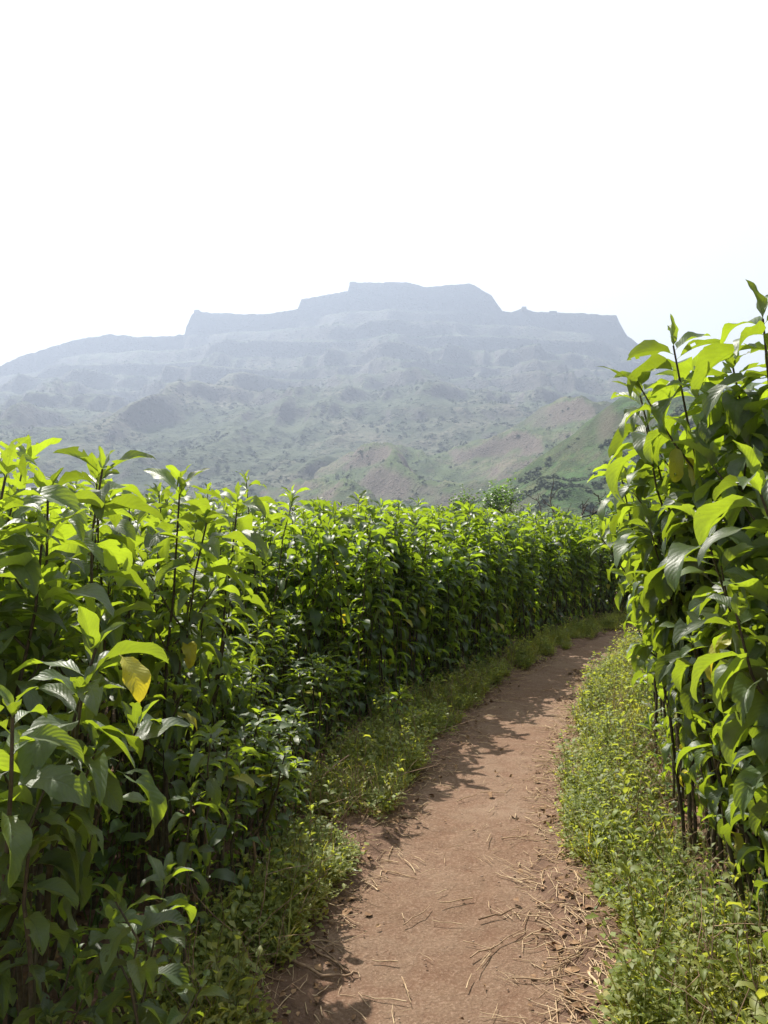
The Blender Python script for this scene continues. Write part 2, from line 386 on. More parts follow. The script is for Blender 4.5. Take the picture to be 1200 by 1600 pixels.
D2 = 900.0
S2 = [(250, 900), (380, 800), (455, 765), (520, 722), (570, 700), (625, 690), (665, 704), (700, 700), (740, 688), (785, 668), (822, 645), (850, 628), (880, 617), (905, 622), (935, 638), (980, 650), (1050, 655), (1200, 660), (1500, 700), (1900, 860)]
x2, h2 = skyline(S2, D2)
def H_brown(x, y):
    Rr = D2; H = np.interp(x, x2, h2); d = np.abs(Rr-y)
    s = np.clip(d/480, 0, 1.3); f = np.interp(s, [0, 0.05, 0.3, 0.7, 1, 1.3], [1, 0.99, 0.78, 0.34, -0.02, -0.25])
    wx = x+25*noise(x/120, y/120, 61)
    a = np.clip(s/0.2, 0, 1)
    return H*f + a*(24*(ridged((wx-0.5*(D2-y))/95, y/300, 3, 63)-0.9)) + 3.2*fbm(x/28, y/28, 4, 65)*np.clip(s/0.1, 0.25, 1) - 8
M_BROWN = hill_material('brown_hill', (0.085, 0.115, 0.048), (0.160, 0.136, 0.098), (0.10, 0.08, 0.07), (0.038, 0.058, 0.026), 0.012, 0.53, 3)
brown, BG = terrain('hill', np.linspace(-330, 1000, 380), np.linspace(400, 1400, 270), H_brown, M_BROWN)

D3 = 430.0
S3 = [(560, 860), (640, 825), (700, 795), (740, 772), (800, 733), (850, 698), (900, 664), (935, 636), (970, 608), (1010, 600), (1060, 598), (1150, 600), (1300, 605), (1700, 650), (2200, 760)]
x3, h3 = skyline(S3, D3)
def H_green(x, y):
    Rr = D3; H = np.interp(x, x3, h3); d = np.abs(Rr-y)
    s = np.clip(d/240, 0, 1.4); f = np.interp(s, [0, 0.04, 0.3, 0.7, 1, 1.4], [1, 0.985, 0.72, 0.30, -0.02, -0.25])
    a = np.clip(s/0.15, 0, 1); wx = x+12*noise(x/60, y/60, 71)
    return H*f + a*(9*(ridged(wx/60, y/150, 3, 73)-0.9)) + 1.5*fbm(x/14, y/14, 4, 75)*np.clip(s/0.1, 0.3, 1) - 4
M_GREEN = hill_material('green_hill', (0.055, 0.105, 0.032), (0.120, 0.125, 0.060), (0.08, 0.07, 0.055), (0.030, 0.052, 0.022), 0.03, 0.54, 1.5)
green, GG = terrain('hill', np.linspace(-60, 640, 300), np.linspace(180, 720, 230), H_green, M_GREEN)

# scrub and woods on the hills: rough leafy clumps
def clump_unit(rng, n=26, sub=1):
    """a rough crown: leaf-clump quads scattered through a squashed ball"""
    d = rng.normal(size=(n, 3)); d /= np.linalg.norm(d, axis=1)[:, None]; d[:, 2] = np.abs(d[:, 2])
    c = d*rng.uniform(0.45, 1.0, (n, 1)); c[:, 2] *= 0.9
    a = rng.normal(size=(n, 3)); a /= np.linalg.norm(a, axis=1)[:, None]
    b = np.cross(d, a); b /= np.linalg.norm(b, axis=1)[:, None]; e = np.cross(b, d)
    e = e*0.8+d*rng.uniform(-0.5, 0.5, (n, 1)); r = rng.uniform(0.22, 0.45, (n, 1))
    V = np.stack([c-b*r, c-e*r, c+b*r, c+e*r], 1).reshape(-1, 3)
    return V, np.arange(n*4).reshape(-1, 4)
def scatter_scrub(name, Hf, pts, sizes, mat, seed, n=22):
    rng = np.random.default_rng(seed); units = [clump_unit(rng, n) for _ in range(8)]; A = Acc()
    Z = Hf(pts[:, 0], pts[:, 1]); idx = rng.integers(0, 8, len(pts))
    for k in range(8):
        m_ = idx == k; P = np.c_[pts[m_], Z[m_]]; S = sizes[m_]
        if len(P) == 0: continue
        V, F = units[k]; rz = rng.uniform(0, 6.28, len(P)); c, s = np.cos(rz)[:, None], np.sin(rz)[:, None]
        sq = rng.uniform(0.7, 1.1, len(P))
        W = np.stack([V[None, :, 0]*c-V[None, :, 1]*s, V[None, :, 0]*s+V[None, :, 1]*c, np.repeat(V[None, :, 2], len(P), 0)*sq[:, None]], -1)*S[:, None, None]+P[:, None, :]
        FF = F[None]+np.arange(len(P))[:, None, None]*len(V)
        A.add(W.reshape(-1, 3), FF.reshape(-1, 4), None, np.repeat(rng.uniform(0, 1, len(P)), len(V)))
    o = link(name, A.mesh(name, mat)); tag(o, kind='stuff'); return o
M_WOOD = simple_mat('hill_woods', (0.030, 0.050, 0.020), (0.060, 0.085, 0.030), 0.05, 0.9, 0.1, 0.1)
rng = np.random.default_rng(5)
def pick(n, x0, x1, y0, y1, sc, thr, seed):
    P = np.c_[rng.uniform(x0, x1, n*4), rng.uniform(y0, y1, n*4)]
    k = fbm(P[:, 0]/sc, P[:, 1]/sc, 3, seed) > thr; return P[k][:n]
P = pick(3000, 10, 260, 215, 415, 30, 0.10, 81)
o = scatter_scrub('hillside_trees', H_green, P, rng.uniform(0.7, 2.6, len(P)), M_WOOD, 1)
tag(o, 'dark trees and bushes growing over the lower green slope of the near right hill', 'trees')
P = pick(650, -150, 450, 480, 890, 70, 0.15, 83)
o = scatter_scrub('hillside_scrub', H_brown, P, rng.uniform(1.2, 3.0, len(P)), M_WOOD, 2, 14)
tag(o, 'low scattered scrub on the rounded brown hill in front of the mountain', 'bushes')
P = pick(6500, -1100, 1000, 620, 1950, 120, -0.1, 85)
o = scatter_scrub('mountain_scrub', H_mtn, P, rng.uniform(2.0, 6.0, len(P)), M_WOOD, 3, 12)
tag(o, 'hazy woods and scrub dotted over the far mountain slope', 'woods')

# fort masonry on the crest
def box_mesh(name, mat, parts):
    A = Acc()
    for (x0, x1, y0, y1, z0, z1, tp) in parts:
        cx, cy = (x0+x1)/2, (y0+y1)/2; V = []
        for z, k in ((z0, 1.0), (z1, tp)):
            for a, b in ((x0, y0), (x1, y0), (x1, y1), (x0, y1)): V.append((cx+(a-cx)*k, cy+(b-cy)*k, z))
        A.add(V, [(0, 1, 5, 4), (1, 2, 6, 5), (2, 3, 7, 6), (3, 0, 4, 7), (4, 5, 6, 7), (3, 2, 1, 0)])
    return mesh(name, np.concatenate(A.V), np.concatenate(A.F), mat, smooth=False)
def ruin(name, pxs, label, cat, group=None, hgt=6.0, w_=9.0, merl=False):
    """masonry following the crest between given pixels"""
    parts = []
    xa = [at(p, 500, D1)[0] for p in pxs]; n = max(2, int((xa[-1]-xa[0])/9)); xs_ = np.linspace(xa[0], xa[-1], n)
    for i in range(n-1):
        zc = float(min(np.interp(xs_[i], skx, skh), np.interp(xs_[i+1], skx, skh)))
        parts.append((xs_[i], xs_[i+1]+0.0, D1-w_, D1+w_, zc-8, zc+hgt*(0.75+0.5*abs(math.sin(i*2.3))), 0.97))
    o = link(name, box_mesh(name, M_FORT, parts)); return tag(o, label, cat, group)
ruin('fort_bastion', (546, 557), 'square stone bastion standing on the left end of the mountain summit', 'fort tower', hgt=6)
ruin('fort_wall', (600, 655), 'low ruined stone wall along the top of the mountain summit', 'fort wall', hgt=2.2, w_=3)
ruin('fort_bastion', (304, 312), 'stone bastion on the corner above the tall cliff left of the summit', 'fort tower', hgt=3)
ruin('ruined_building', (815, 822), 'small ruined building on the flat shoulder right of the summit', 'ruin', hgt=6)
ruin('ruined_wall', (858, 870), 'short ruined wall on the flat shoulder far right of the summit', 'ruin', hgt=3, w_=3)

# ---------------------------------------------------------------- leaves and stems
def leaves(base, az, el, L, W, droop, roll, fold, rnd, age, nl=8, nw=4, wave=0.20, pet=0.10, rng=None, serr=0.0, bites=0.0, shape=(0.60, 0.85)):
    N_ = len(base); base = np.asarray(base, float)
    t = np.r_[0.0, np.linspace(pet, 1.0, nl)]
    tt = np.clip((t-pet)/(1-pet), 0, 1)
    a, b = shape; wd = tt**a*(1-tt)**b; wd /= (a/(a+b))**a*(b/(a+b))**b
    wd = np.maximum(wd, 0.0); wd[0] = 0.05; wd[1] = 0.07; wd[-1] = 0.01
    s = np.linspace(-1, 1, nw+1)
    th = el[:, None] - droop[:, None]*(t[None, :]**1.25)
    ds = np.diff(t)[None, :]*L[:, None]; thm = (th[:, 1:]+th[:, :-1])/2
    cx = np.c_[np.zeros(N_), np.cumsum(np.cos(thm)*ds, 1)]; cz = np.c_[np.zeros(N_), np.cumsum(np.sin(thm)*ds, 1)]
    nx = -np.sin(th); nz = np.cos(th)                       # leaf normal in the arch plane
    ro = roll[:, None]*np.minimum(t*1.5, 1.0)[None, :]
    cr, sr = np.cos(ro), np.sin(ro)
    ww = wd[None, :, None]*W[:, None, None]*s[None, None, :]
    ph = rnd[:, None, None]*40
    up = np.abs(ww)*np.sin(fold)[:, None, None] + wave*W[:, None, None]*np.abs(s)[None, None, :]**1.5*np.sin(t[None, :, None]*14+ph+np.sign(s)[None, None, :]*1.3)*np.clip(wd, 0, 1)[None, :, None]
    sd = ww*np.cos(fold)[:, None, None]
    if serr and rng is not None: sd = sd*(1+serr*rng.normal(size=(N_, len(t), 1))*(np.abs(s) > 0.9)[None, None, :])
    y = sd*cr[:, :, None] - up*sr[:, :, None]; n_ = sd*sr[:, :, None] + up*cr[:, :, None]
    lx = cx[:, :, None]+nx[:, :, None]*n_; lz = cz[:, :, None]+nz[:, :, None]*n_
    ca, sa = np.cos(az)[:, None, None], np.sin(az)[:, None, None]
    V = np.stack([lx*ca-y*sa, lx*sa+y*ca, lz], -1)+base[:, None, None, :]
    nt_, ns = len(t), nw+1
    F = grid_faces(nt_, ns)[:, ::-1][None]+(np.arange(N_)*nt_*ns)[:, None, None]
    U = np.broadcast_to(np.stack(np.broadcast_arrays(tt[:, None], s[None, :]), -1)[None], (N_, nt_, ns, 2))
    k = nt_*ns
    F = F.reshape(N_, -1, 4)
    if rng is not None and nw >= 4 and bites > 0:            # insect-eaten margins and holes
        nf = (nt_-1)*nw; keep = np.ones((N_, nf), bool); fi = np.arange(nf); r_i, c_i = fi//nw, fi % nw
        for q in range(3):
            on = rng.random(N_) < bites; rr_ = rng.integers(2, nt_-1, N_); sd_ = rng.random(N_) < 0.5; dp = rng.integers(1, 3, N_)*(nw//4)
            edge = np.where(sd_[:, None], c_i[None] < dp[:, None], c_i[None] >= nw-dp[:, None])
            keep &= ~(on[:, None] & edge & (np.abs(r_i[None]-rr_[:, None]) < rng.integers(1, 3, N_)[:, None]))
        keep &= rng.random((N_, nf)) > 0.012*bites*4
        F = F[keep]
    F = F.reshape(-1, 4)
    return V.reshape(-1, 3), F, U.reshape(-1, 2), np.repeat(rnd, k), np.repeat(age, k)

def tube(P, r0, r1, sides=6):
    P = np.asarray(P, float); n = len(P); T = np.gradient(P, axis=0); T /= np.linalg.norm(T, axis=1)[:, None]+1e-9
    ref = np.where(np.abs(T[:, 2:3]) > 0.9, np.array([[1., 0, 0]]), np.array([[0., 0, 1]]))
    A_ = np.cross(T, ref); A_ /= np.linalg.norm(A_, axis=1)[:, None]; B_ = np.cross(T, A_)
    r = np.linspace(r0, r1, n)[:, None, None]; an = np.arange(sides)*2*np.pi/sides
    V = P[:, None, :]+r*(np.cos(an)[None, :, None]*A_[:, None, :]+np.sin(an)[None, :, None]*B_[:, None, :])
    i = np.arange(n-1)[:, None]*sides; j = np.arange(sides)[None, :]; j2 = (j+1) % sides
    return V.reshape(-1, 3), np.stack([i+j, i+j2, i+sides+j2, i+sides+j], -1).reshape(-1, 4)

class LeafSet:
    def __init__(s): s.r = []
    def add(s, base, az, el, L, W, droop, roll, fold, rnd, age): s.r.append((*base, az, el, L, W, droop, roll, fold, rnd, age))
    def build(s, name, mat, rng, nl, nw, **kw):
        a = np.array(s.r); V, F, U, Rn, A_ = leaves(a[:, :3], *a[:, 3:].T, nl=nl, nw=nw, rng=rng, **kw)
        return mesh(name, V, F, mat, U, Rn, A_)

def rosette(ls, rng, P, L0, n_tip=12, spacing=0.050, base_frac=0.5, wr=0.17, dens=1.0, yellow=0.03, low=0.45, dk=1.0):
    """leaves spiralling down a stem polyline P from its tip; big arching leaves, small upright ones at the tip"""
    seg = np.linalg.norm(np.diff(P, axis=0), axis=1); cum = np.r_[0, np.cumsum(seg)]; tot = cum[-1]
    k = 0; s = tot; phi = rng.uniform(0, 6.28)
    while s > tot*base_frac:
        p = [np.interp(s, cum, P[:, i]) for i in range(3)]
        frac = (tot-s)/max(tot*(1-base_frac), 1e-6)
        if k < n_tip or rng.random() < dens*(1.0-0.45*frac):
            g = min(1.0, 0.34+0.13*k); L = L0*g*rng.uniform(0.8, 1.2)*(1-low*frac)
            el = R(max(72-7.5*k*dk, 22-30*(dk-1)-35*frac)+rng.normal()*13)
            dr = R(min(38+9*k*dk, 86*dk)+rng.normal()*20)
            ag = 0.0
            if k > 9 and rng.random() < yellow*(1+3*frac): ag = rng.uniform(0.4, 1.0)
            ls.add(p, phi, el, L, L*wr*rng.uniform(0.82, 1.35), dr, rng.normal()*0.5, R(rng.uniform(8, 46)), rng.random(), ag)
        phi += 2.39996+rng.normal()*0.25; k += 1
        s -= (0.006+0.0026*k if k < n_tip else spacing*rng.uniform(0.7, 1.3))
def stem_line(rng, b, tip, n=9, wob=0.02, sag=0.0):
    b = np.array(b, float); tip = np.array(tip, float); t = np.linspace(0, 1, n)[:, None]
    P = b+(tip-b)*t; P[:, :2] = b[:2]+(tip-b)[:2]*(t**1.5)
    P[1:-1, :2] += rng.normal(size=(n-2, 2))*wob*0.5; return P
def build_plant(name, seed, H, nst=3, spread=0.16, L0=0.19, base_frac=0.45, nl=8, nw=4, lm=None, tips=None, branches=2, dens=1.0, rad=0.009, yellow=0.015, spacing=0.055, low=0.45, dk=1.0):
    """one shrub: Empty > stem (each its own mesh), leaves.  tips: list of local tip points"""
    rng = np.random.default_rng(seed); root = empty(name); ls = LeafSet()
    for i in range(nst):
        b = (rng.normal()*0.03, rng.normal()*0.03, -0.03)
        tp = tips[i] if tips is not None else (rng.uniform(-1.6, 1.6)*spread, rng.uniform(-1.6, 1.6)*spread, H*(1.0 if i == 0 else rng.uniform(0.78, 0.98)))
        P = stem_line(rng, b, tp); A = Acc(); V, F = tube(P, rad*rng.uniform(0.9, 1.2), rad*0.35, 6); A.add(V, F, None, np.full(len(V), rng.random()))
        rosette(ls, rng, P, L0, base_frac=base_frac, dens=dens, yellow=yellow, spacing=spacing, low=low, dk=dk)
        for j in range(branches):
            f = rng.uniform(0.45, 0.84); p0 = P[0]+(P[-1]-P[0])*0; k = f*(len(P)-1); i0 = int(k); p0 = P[i0]+(P[i0+1]-P[i0])*(k-i0)
            a_ = rng.uniform(0, 6.28); ln = rng.uniform(0.14, 0.30)*(H/1.8+0.2)
            p1 = p0+np.array([math.cos(a_)*ln*0.6, math.sin(a_)*ln*0.6, ln*0.8]); Pb = np.array([p0, p0*0.6+p1*0.4+[0, 0, -0.02], p0*0.2+p1*0.8-[0, 0, 0.01], p1])
            V, F = tube(Pb, rad*0.5, rad*0.25, 5); A.add(V, F, None, np.full(len(V), 0.7))
            rosette(ls, rng, Pb, L0*0.85, n_tip=9, base_frac=0.2, spacing=0.05, dk=dk)
        link('stem', A.mesh('stem', M_STEM), root)
    link('leaves', ls.build('leaves', lm or M_LEAF, rng, nl, nw, serr=0.05 if nw > 2 else 0.0, bites=0.26 if nw > 2 else 0.0), root)
    return root
def children_of(o): return list(o.children)
def copy_tree(o):
    c = o.copy(); col.objects.link(c)
    for ch in KIDS[o.name]:
        d = ch.copy(); col.objects.link(d); d.parent = c
    return c

# ---------------------------------------------------------------- the two stands of shrubs
L_LINE = [(-1.15, -2.0), (-1.12, 0.5), (-1.12, 1.6), (-0.74, 2.4), (-0.58, 3.2), (-0.52, 4.4), (-0.40, 5.3), (-0.10, 6.2), (0.62, 7.6), (1.35, 9.2), (2.35, 11.6), (4.2, 14.6), (6.5, 16.2), (9.5, 17.2), (16, 18.2)]
R_LINE = [(1.55, -2.0), (1.50, 0.8), (1.42, 1.8), (1.36, 2.6), (1.46, 3.4), (1.76, 4.6), (2.30, 6.2), (3.0, 8.1), (4.2, 10.2), (6.2, 12.4), (9, 13.8), (16, 15)]
LL = dense([(a, b) for a, b in L_LINE]); RL = dense([(a, b) for a, b in R_LINE])
rng = np.random.default_rng(42)
def stand(LN, side, rows, sp):
    tgt = np.gradient(LN, axis=0); tgt /= np.linalg.norm(tgt, axis=1)[:, None]; n = np.stack([tgt[:, 1], -tgt[:, 0]], 1)*side
    out_ = []
    for r in range(rows):
        s = rng.uniform(0, sp)/0.1
        while s < len(LN)-1:
            i = int(s); p = LN[i]+n[i]*(r*sp+rng.normal()*0.05)+tgt[i]*rng.normal()*0.05
            out_.append((p[0], p[1], r)); s += sp*rng.uniform(0.8, 1.2)/0.1
    return out_
def height_left(x, y, r):
    d = y; h = 1.57+0.022*min(max(d, 0), 14)+0.10*float(noise(np.array(x*0.9), np.array(y*0.9), 55))
    return h
cands = []
for x, y, r in stand(LL, -1, 13, 0.27): cands.append((x, y, r, 'L'))
for x, y, r in stand(RL, 1, 9, 0.27): cands.append((x, y, r, 'R'))
def vis(x, y):
    if y < 0.6: return False
    px = 600+x/y*FPX; return -260 < px < 1460
# explicit plants near the camera replace the scattered ones close by
HERO = []
def hero(px, py, d, base, label, **kw):
    HERO.append((px, py, d, base, label, kw))
# left foreground: tip pixel, distance of the tip, ground base
hero(160, 705, 2.35, (-0.98, 2.45), 'tall leafy shrub whose single tip stands highest at the left edge of the field', L0=0.22, base_frac=0.45, nst=2)
hero(12, 700, 2.0, (-1.12, 2.1), 'tall shrub cut by the left picture edge, with a few yellowing leaves at its top', L0=0.22, yellow=0.12)
hero(75, 740, 2.15, (-1.05, 2.25), 'leafy shrub between the two tallest tips at the far left of the field', L0=0.21)
hero(282, 722, 2.75, (-0.85, 2.9), 'leafy shrub just right of the highest tip in the left foreground', L0=0.20)
hero(372, 752, 3.2, (-0.80, 3.3), 'shrub with a dark bare upper stem and a small tip rising above the left field', L0=0.20, base_frac=0.5, dens=0.8)
hero(150, 985, 1.62, (-0.86, 1.75), 'low foreground shrub with broad sunlit leaves and one hanging yellow leaf', L0=0.185, base_frac=0.62, nst=2, branches=1, dens=0.7)
hero(20, 1080, 1.42, (-0.80, 1.50), 'low foreground shrub with grey-green leaves at the left picture edge', L0=0.18, base_frac=0.68, nst=2, branches=1)
hero(215, 1110, 1.75, (-0.88, 1.9), 'slanting foreground shrub with wide pale leaves over bare brown stems', L0=0.18, base_frac=0.6, nst=2, branches=1, dens=0.7)
hero(180, 1380, 1.62, (-0.56, 1.66), 'small young shrub with bright green leaves at the bottom left corner', L0=0.13, base_frac=0.2, nst=2, branches=2, rad=0.006)
hero(45, 1300, 1.5, (-0.74, 1.58), 'short shrub with drooping dull leaves in the lower left corner', L0=0.15, base_frac=0.7, nst=1, branches=1, dens=0.6)
hero(330, 1120, 2.5, (-0.62, 2.6), 'small sprouting shrub in front of the dark stems of the left field', L0=0.13, base_frac=0.55, nst=1, branches=1, rad=0.006)
hero(300, 1215, 2.3, (-0.60, 2.35), 'low sprig with a single broad leaf before the dark stems at left', L0=0.13, base_frac=0.5, nst=1, branches=1, rad=0.006)
hero(628, 1052, 5.4, (0.10, 5.5), 'short bright shrub standing out from the foot of the left field by the path', L0=0.12, base_frac=0.55, nst=2, branches=1, rad=0.006)
hero(560, 752, 7.4, (-0.30, 7.5), 'tall shrub whose tip makes the rounded high point in the middle of the left field', L0=0.19)
hero(90, 1190, 1.65, (-0.92, 1.72), 'shrub with broad green leaves low at the left, below the yellow leaf', L0=0.19, base_frac=0.45, nst=2, branches=2)
hero(262, 1340, 1.95, (-0.66, 2.0), 'knee high shrub with bright upturned leaves in front of the dark stems, bottom left', L0=0.14, base_frac=0.25, nst=2, branches=2, rad=0.006)
hero(110, 1480, 1.6, (-0.70, 1.62), 'lowest shrub in the bottom left corner with pale narrow leaves', L0=0.14, base_frac=0.1, nst=2, branches=2, rad=0.006)
hero(395, 1010, 3.6, (-0.66, 3.7), 'sprout with small sunlit leaves against the dark middle of the left field', L0=0.13, base_frac=0.4, nst=2, branches=2, rad=0.006)
hero(470, 1090, 4.2, (-0.50, 4.3), 'short sprout with yellow-green leaves at the front of the left field', L0=0.12, base_frac=0.35, nst=2, branches=2, rad=0.006)
# right foreground
hero(1052, 512, 2.55, (1.42, 2.75), 'tall shrub with an upright tip leaning out over the path on the right', L0=0.21, base_frac=0.30, nst=3, branches=5)
hero(1192, 470, 2.25, (1.40, 2.35), 'tallest shrub at the right picture edge', L0=0.22, base_frac=0.30, branches=5)
hero(1120, 580, 2.6, (1.45, 2.8), 'dense shrub between the two tall tips on the right', L0=0.21, base_frac=0.25)
hero(1010, 640, 2.9, (1.45, 3.1), 'shrub with leaves arching farthest over the path on the right', L0=0.20, base_frac=0.25)
hero(1145, 545, 2.5, (1.45, 2.6), 'shrub filling the gap just left of the tallest shrub at the right edge', L0=0.21, base_frac=0.3, branches=4)
hero(1085, 560, 3.0, (1.50, 3.15), 'shrub just behind the upright tip that leans out on the right', L0=0.20, base_frac=0.3, branches=4)
hero(968, 705, 3.4, (1.45, 3.6), 'shrub whose leaves reach farthest left on the right bank', L0=0.18, base_frac=0.2, branches=4)
hero(1000, 590, 3.0, (1.42, 3.2), 'shrub with a rounded shoulder of leaves left of the upright tip on the right', L0=0.19, base_frac=0.25, branches=4)
hero(1030, 850, 3.6, (1.65, 3.8), 'shrub filling the inner corner of the right bank before the bend', L0=0.16, base_frac=0.1, branches=4)
hero(1005, 720, 3.3, (1.50, 3.5), 'lower shrub below the arching leaves at the inner edge on the right', L0=0.19, base_frac=0.2)
hero(1180, 720, 2.05, (1.38, 2.1), 'right edge shrub with large dark hanging leaves', L0=0.23, base_frac=0.35)
hero(1100, 800, 2.3, (1.38, 2.4), 'shrub with big blue-green drooping leaves halfway down the right bank', L0=0.22, base_frac=0.38)
hero(1010, 800, 3.1, (1.50, 3.3), 'shrub with yellow-green leaves at the inner edge of the right bank', L0=0.17, base_frac=0.2)
hero(1150, 930, 2.0, (1.25, 2.1), 'lower shrub with broad veined leaves at the right', L0=0.20, base_frac=0.2)
hero(1075, 960, 2.6, (1.30, 2.75), 'short shrub at the foot of the right bank above the weeds', L0=0.16, base_frac=0.3)
hero(1165, 1180, 2.1, (1.18, 2.2), 'low bent shrub with one yellow leaf above the right hand weeds', L0=0.13, base_frac=0.35, nst=1, branches=1, rad=0.006, yellow=0.2)
for i, (px, py, d, b, label, kw) in enumerate(HERO):
    z0 = float(ground_z([b[0]], [b[1]])[0]); tip = np.array(at(px, py, d))-np.array([b[0], b[1], z0]); H = tip[2]
    rg = np.random.default_rng(900+i); n = kw.get('nst', 3); kw['nst'] = n; kw['dk'] = 1.3 if px > 800 else 1.1; kw['L0'] = kw.get('L0', 0.19)*(1.22 if px > 800 else 1.1); px, py = px, py+28
    tip = np.array(at(px, py, d))-np.array([b[0], b[1], z0]); H = tip[2]
    tips = [tip]+[tip*np.array([0.6, 0.6, rg.uniform(0.72, 0.93)])+np.array([rg.uniform(-0.17, 0.17), rg.uniform(-0.17, 0.17), 0]) for _ in range(n-1)]
    o = build_plant('shrub', 100+i, H, tips=tips, nl=12, nw=6, **kw)
    o.location = (b[0], b[1], z0); tag(o, label, 'shrub', 'shrubs along the path')
hb = np.array([h[3] for h in HERO])
# prototypes
KIDS = {}
protoN = [build_plant('shrub', 10+i, 1.85, nst=3, branches=1, spread=0.14, L0=0.225, base_frac=0.40, nl=8, nw=4) for i in range(7)]
protoE = [build_plant('shrub', 30+i, 1.75, nst=3, spread=0.15, L0=0.195, base_frac=0.46, dens=0.75, nl=8, nw=4, branches=2) for i in range(5)]
protoS = [build_plant('shrub', 90+i, 1.35, nst=4, spread=0.12, L0=0.165, base_frac=0.36, dens=0.6, nl=8, nw=4, branches=1) for i in range(4)]
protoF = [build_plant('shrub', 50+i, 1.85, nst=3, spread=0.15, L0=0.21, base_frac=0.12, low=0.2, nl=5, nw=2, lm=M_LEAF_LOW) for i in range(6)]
protoR = [build_plant('shrub', 70+i, 2.0, nst=3, spread=0.16, L0=0.235, dk=1.3, base_frac=0.28, nl=8, nw=4, branches=3) for i in range(4)]
for o in protoN+protoE+protoF+protoR+protoS: KIDS[o.name] = children_of(o)
used = set()
sel = []; rest = []
for x, y, r, sd in cands:
    if len(hb) and np.min(np.hypot(hb[:, 0]-x, hb[:, 1]-y)) < (0.16 if r > 0 else 0.2): continue
    if sd == 'L' and y < 2.3 and r == 0 and y > 0.9: continue
    if sd == 'R' and y < 1.4: continue
    if sd == 'L' and y < 1.3: continue
    if x*x+y*y < 0.9**2: continue
    d = math.hypot(x, y); sc = 1/d/(1+0.25*r)*(0.45 if sd == 'R' and (r >= 2 or y > 5) else 1)
    if vis(x, y): sel.append((sc, x, y, r, sd))
    else: rest.append((x, y, r, sd))
sel.sort(reverse=True); NSEL = 300-len(HERO)
for t in sel[NSEL:]: rest.append(t[1:])
LAB = {('L', 0): ('shrub of the near left field, packed among bare brown stems', 'near shrubs of the left field'),
       ('L', 1): ('shrub of the left field in its middle stretch beside the path', 'middle shrubs of the left field'),
       ('L', 2): ('shrub of the left field in its far stretch around the bend', 'far shrubs of the left field'),
       ('R', 0): ('large leaved shrub crowding the near right bank of the path', 'near shrubs of the right bank'),
       ('R', 1): ('shrub farther along the right bank where the path turns away', 'far shrubs of the right bank')}
for sc, x, y, r, sd in sel[:NSEL]:
    far = y > 5.5
    if sd == 'L': pr = protoF if far else (protoS if r <= 1 else protoE if r == 2 else protoN)
    else: pr = protoF if y > 6 else protoR
    p = pr[int(rng.integers(len(pr)))]
    if p.name in used: o = copy_tree(p)
    else: used.add(p.name); o = p
    z0 = float(ground_z([x], [y])[0]); hn = 1.85 if pr in (protoN, protoF) else (1.75 if pr is protoE else 1.75 if pr is protoS else 2.0)
    tgt = height_left(x, y, r) if sd == 'L' else 2.12
    if sd == 'R': tgt = 1.98 if r > 0 else 1.82
    if sd == 'L' and r == 1 and y < 5.5: tgt *= 0.74
    if sd == 'L' and r == 0: tgt *= rng.uniform(0.80, 1.05)*0.56 if y < 5.5 else rng.uniform(0.85, 1.0)
    s = tgt/hn*rng.uniform(0.90, 1.05)
    o.location = (x, y, z0); o.rotation_euler = (rng.normal()*0.03, rng.normal()*0.03, rng.uniform(0, 6.28)); o.scale = (max(s, 0.85),)*2+(s,)
    k = (0 if y < 4.2 else 1 if y < 9 else 2) if sd == 'L' else (0 if y < 5 else 1)
    lab, gr = LAB[(sd, k)]; lab = ('front row ' if r == 0 else 'inner row ')+lab
    tag(o, lab, 'shrub', ('front row of the ' if r == 0 else 'inner rows of the ')+gr)
for o in protoN+protoE+protoF+protoR+protoS:
    if o.name not in used:
        for c in KIDS[o.name]: bpy.data.objects.remove(c)
        bpy.data.objects.remove(o)
# the uncountable rest of the field, in one mesh
def field_rest(name, pts, label):
    rg = np.random.default_rng(77); AL = Acc(); AS = Acc(); units = []
    for k in range(6):
        ls = LeafSet(); P0 = stem_line(rg, (0, 0, -0.03), (rg.normal()*0.1, rg.normal()*0.1, 1.85)); P1 = stem_line(rg, (0.03, 0, -0.03), (rg.normal()*0.15, rg.normal()*0.15, 1.6))
        S = []
        for P_ in (P0, P1):
            rosette(ls, rg, P_, 0.23, base_frac=0.16, spacing=0.06, low=0.2); S.append(tube(P_, 0.009, 0.004, 4))
        a = np.array(ls.r); units.append((leaves(a[:, :3], *a[:, 3:].T, nl=4, nw=2), S))
    Pn = np.array([(p[0], p[1]) for p in pts]); z = ground_z(Pn[:, 0], Pn[:, 1])
    for (x, y), zz, p in zip(Pn, z, pts):
        (V, F, U, Rn, A_), S = units[int(rg.integers(6))]; a = rg.uniform(0, 6.28); c, s_ = math.cos(a), math.sin(a)
        k = (height_left(x, y, p[2]) if p[3] == 'L' else 2.1)/1.85*rg.uniform(0.92, 1.03)
        M = np.array([[c, -s_, 0], [s_, c, 0], [0, 0, 1]])*k
        AL.add(V@M.T+[x, y, zz], F, U, Rn, A_)
        for (v, f) in S: AL.add(v@M.T+[x, y, zz], f, None, np.full(len(v), -1.0), np.zeros(len(v)))
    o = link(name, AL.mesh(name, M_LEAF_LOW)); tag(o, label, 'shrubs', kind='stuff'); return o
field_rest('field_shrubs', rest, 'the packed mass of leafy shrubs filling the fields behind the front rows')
print('plants', len(sel[:NSEL]), 'rest', len(rest))

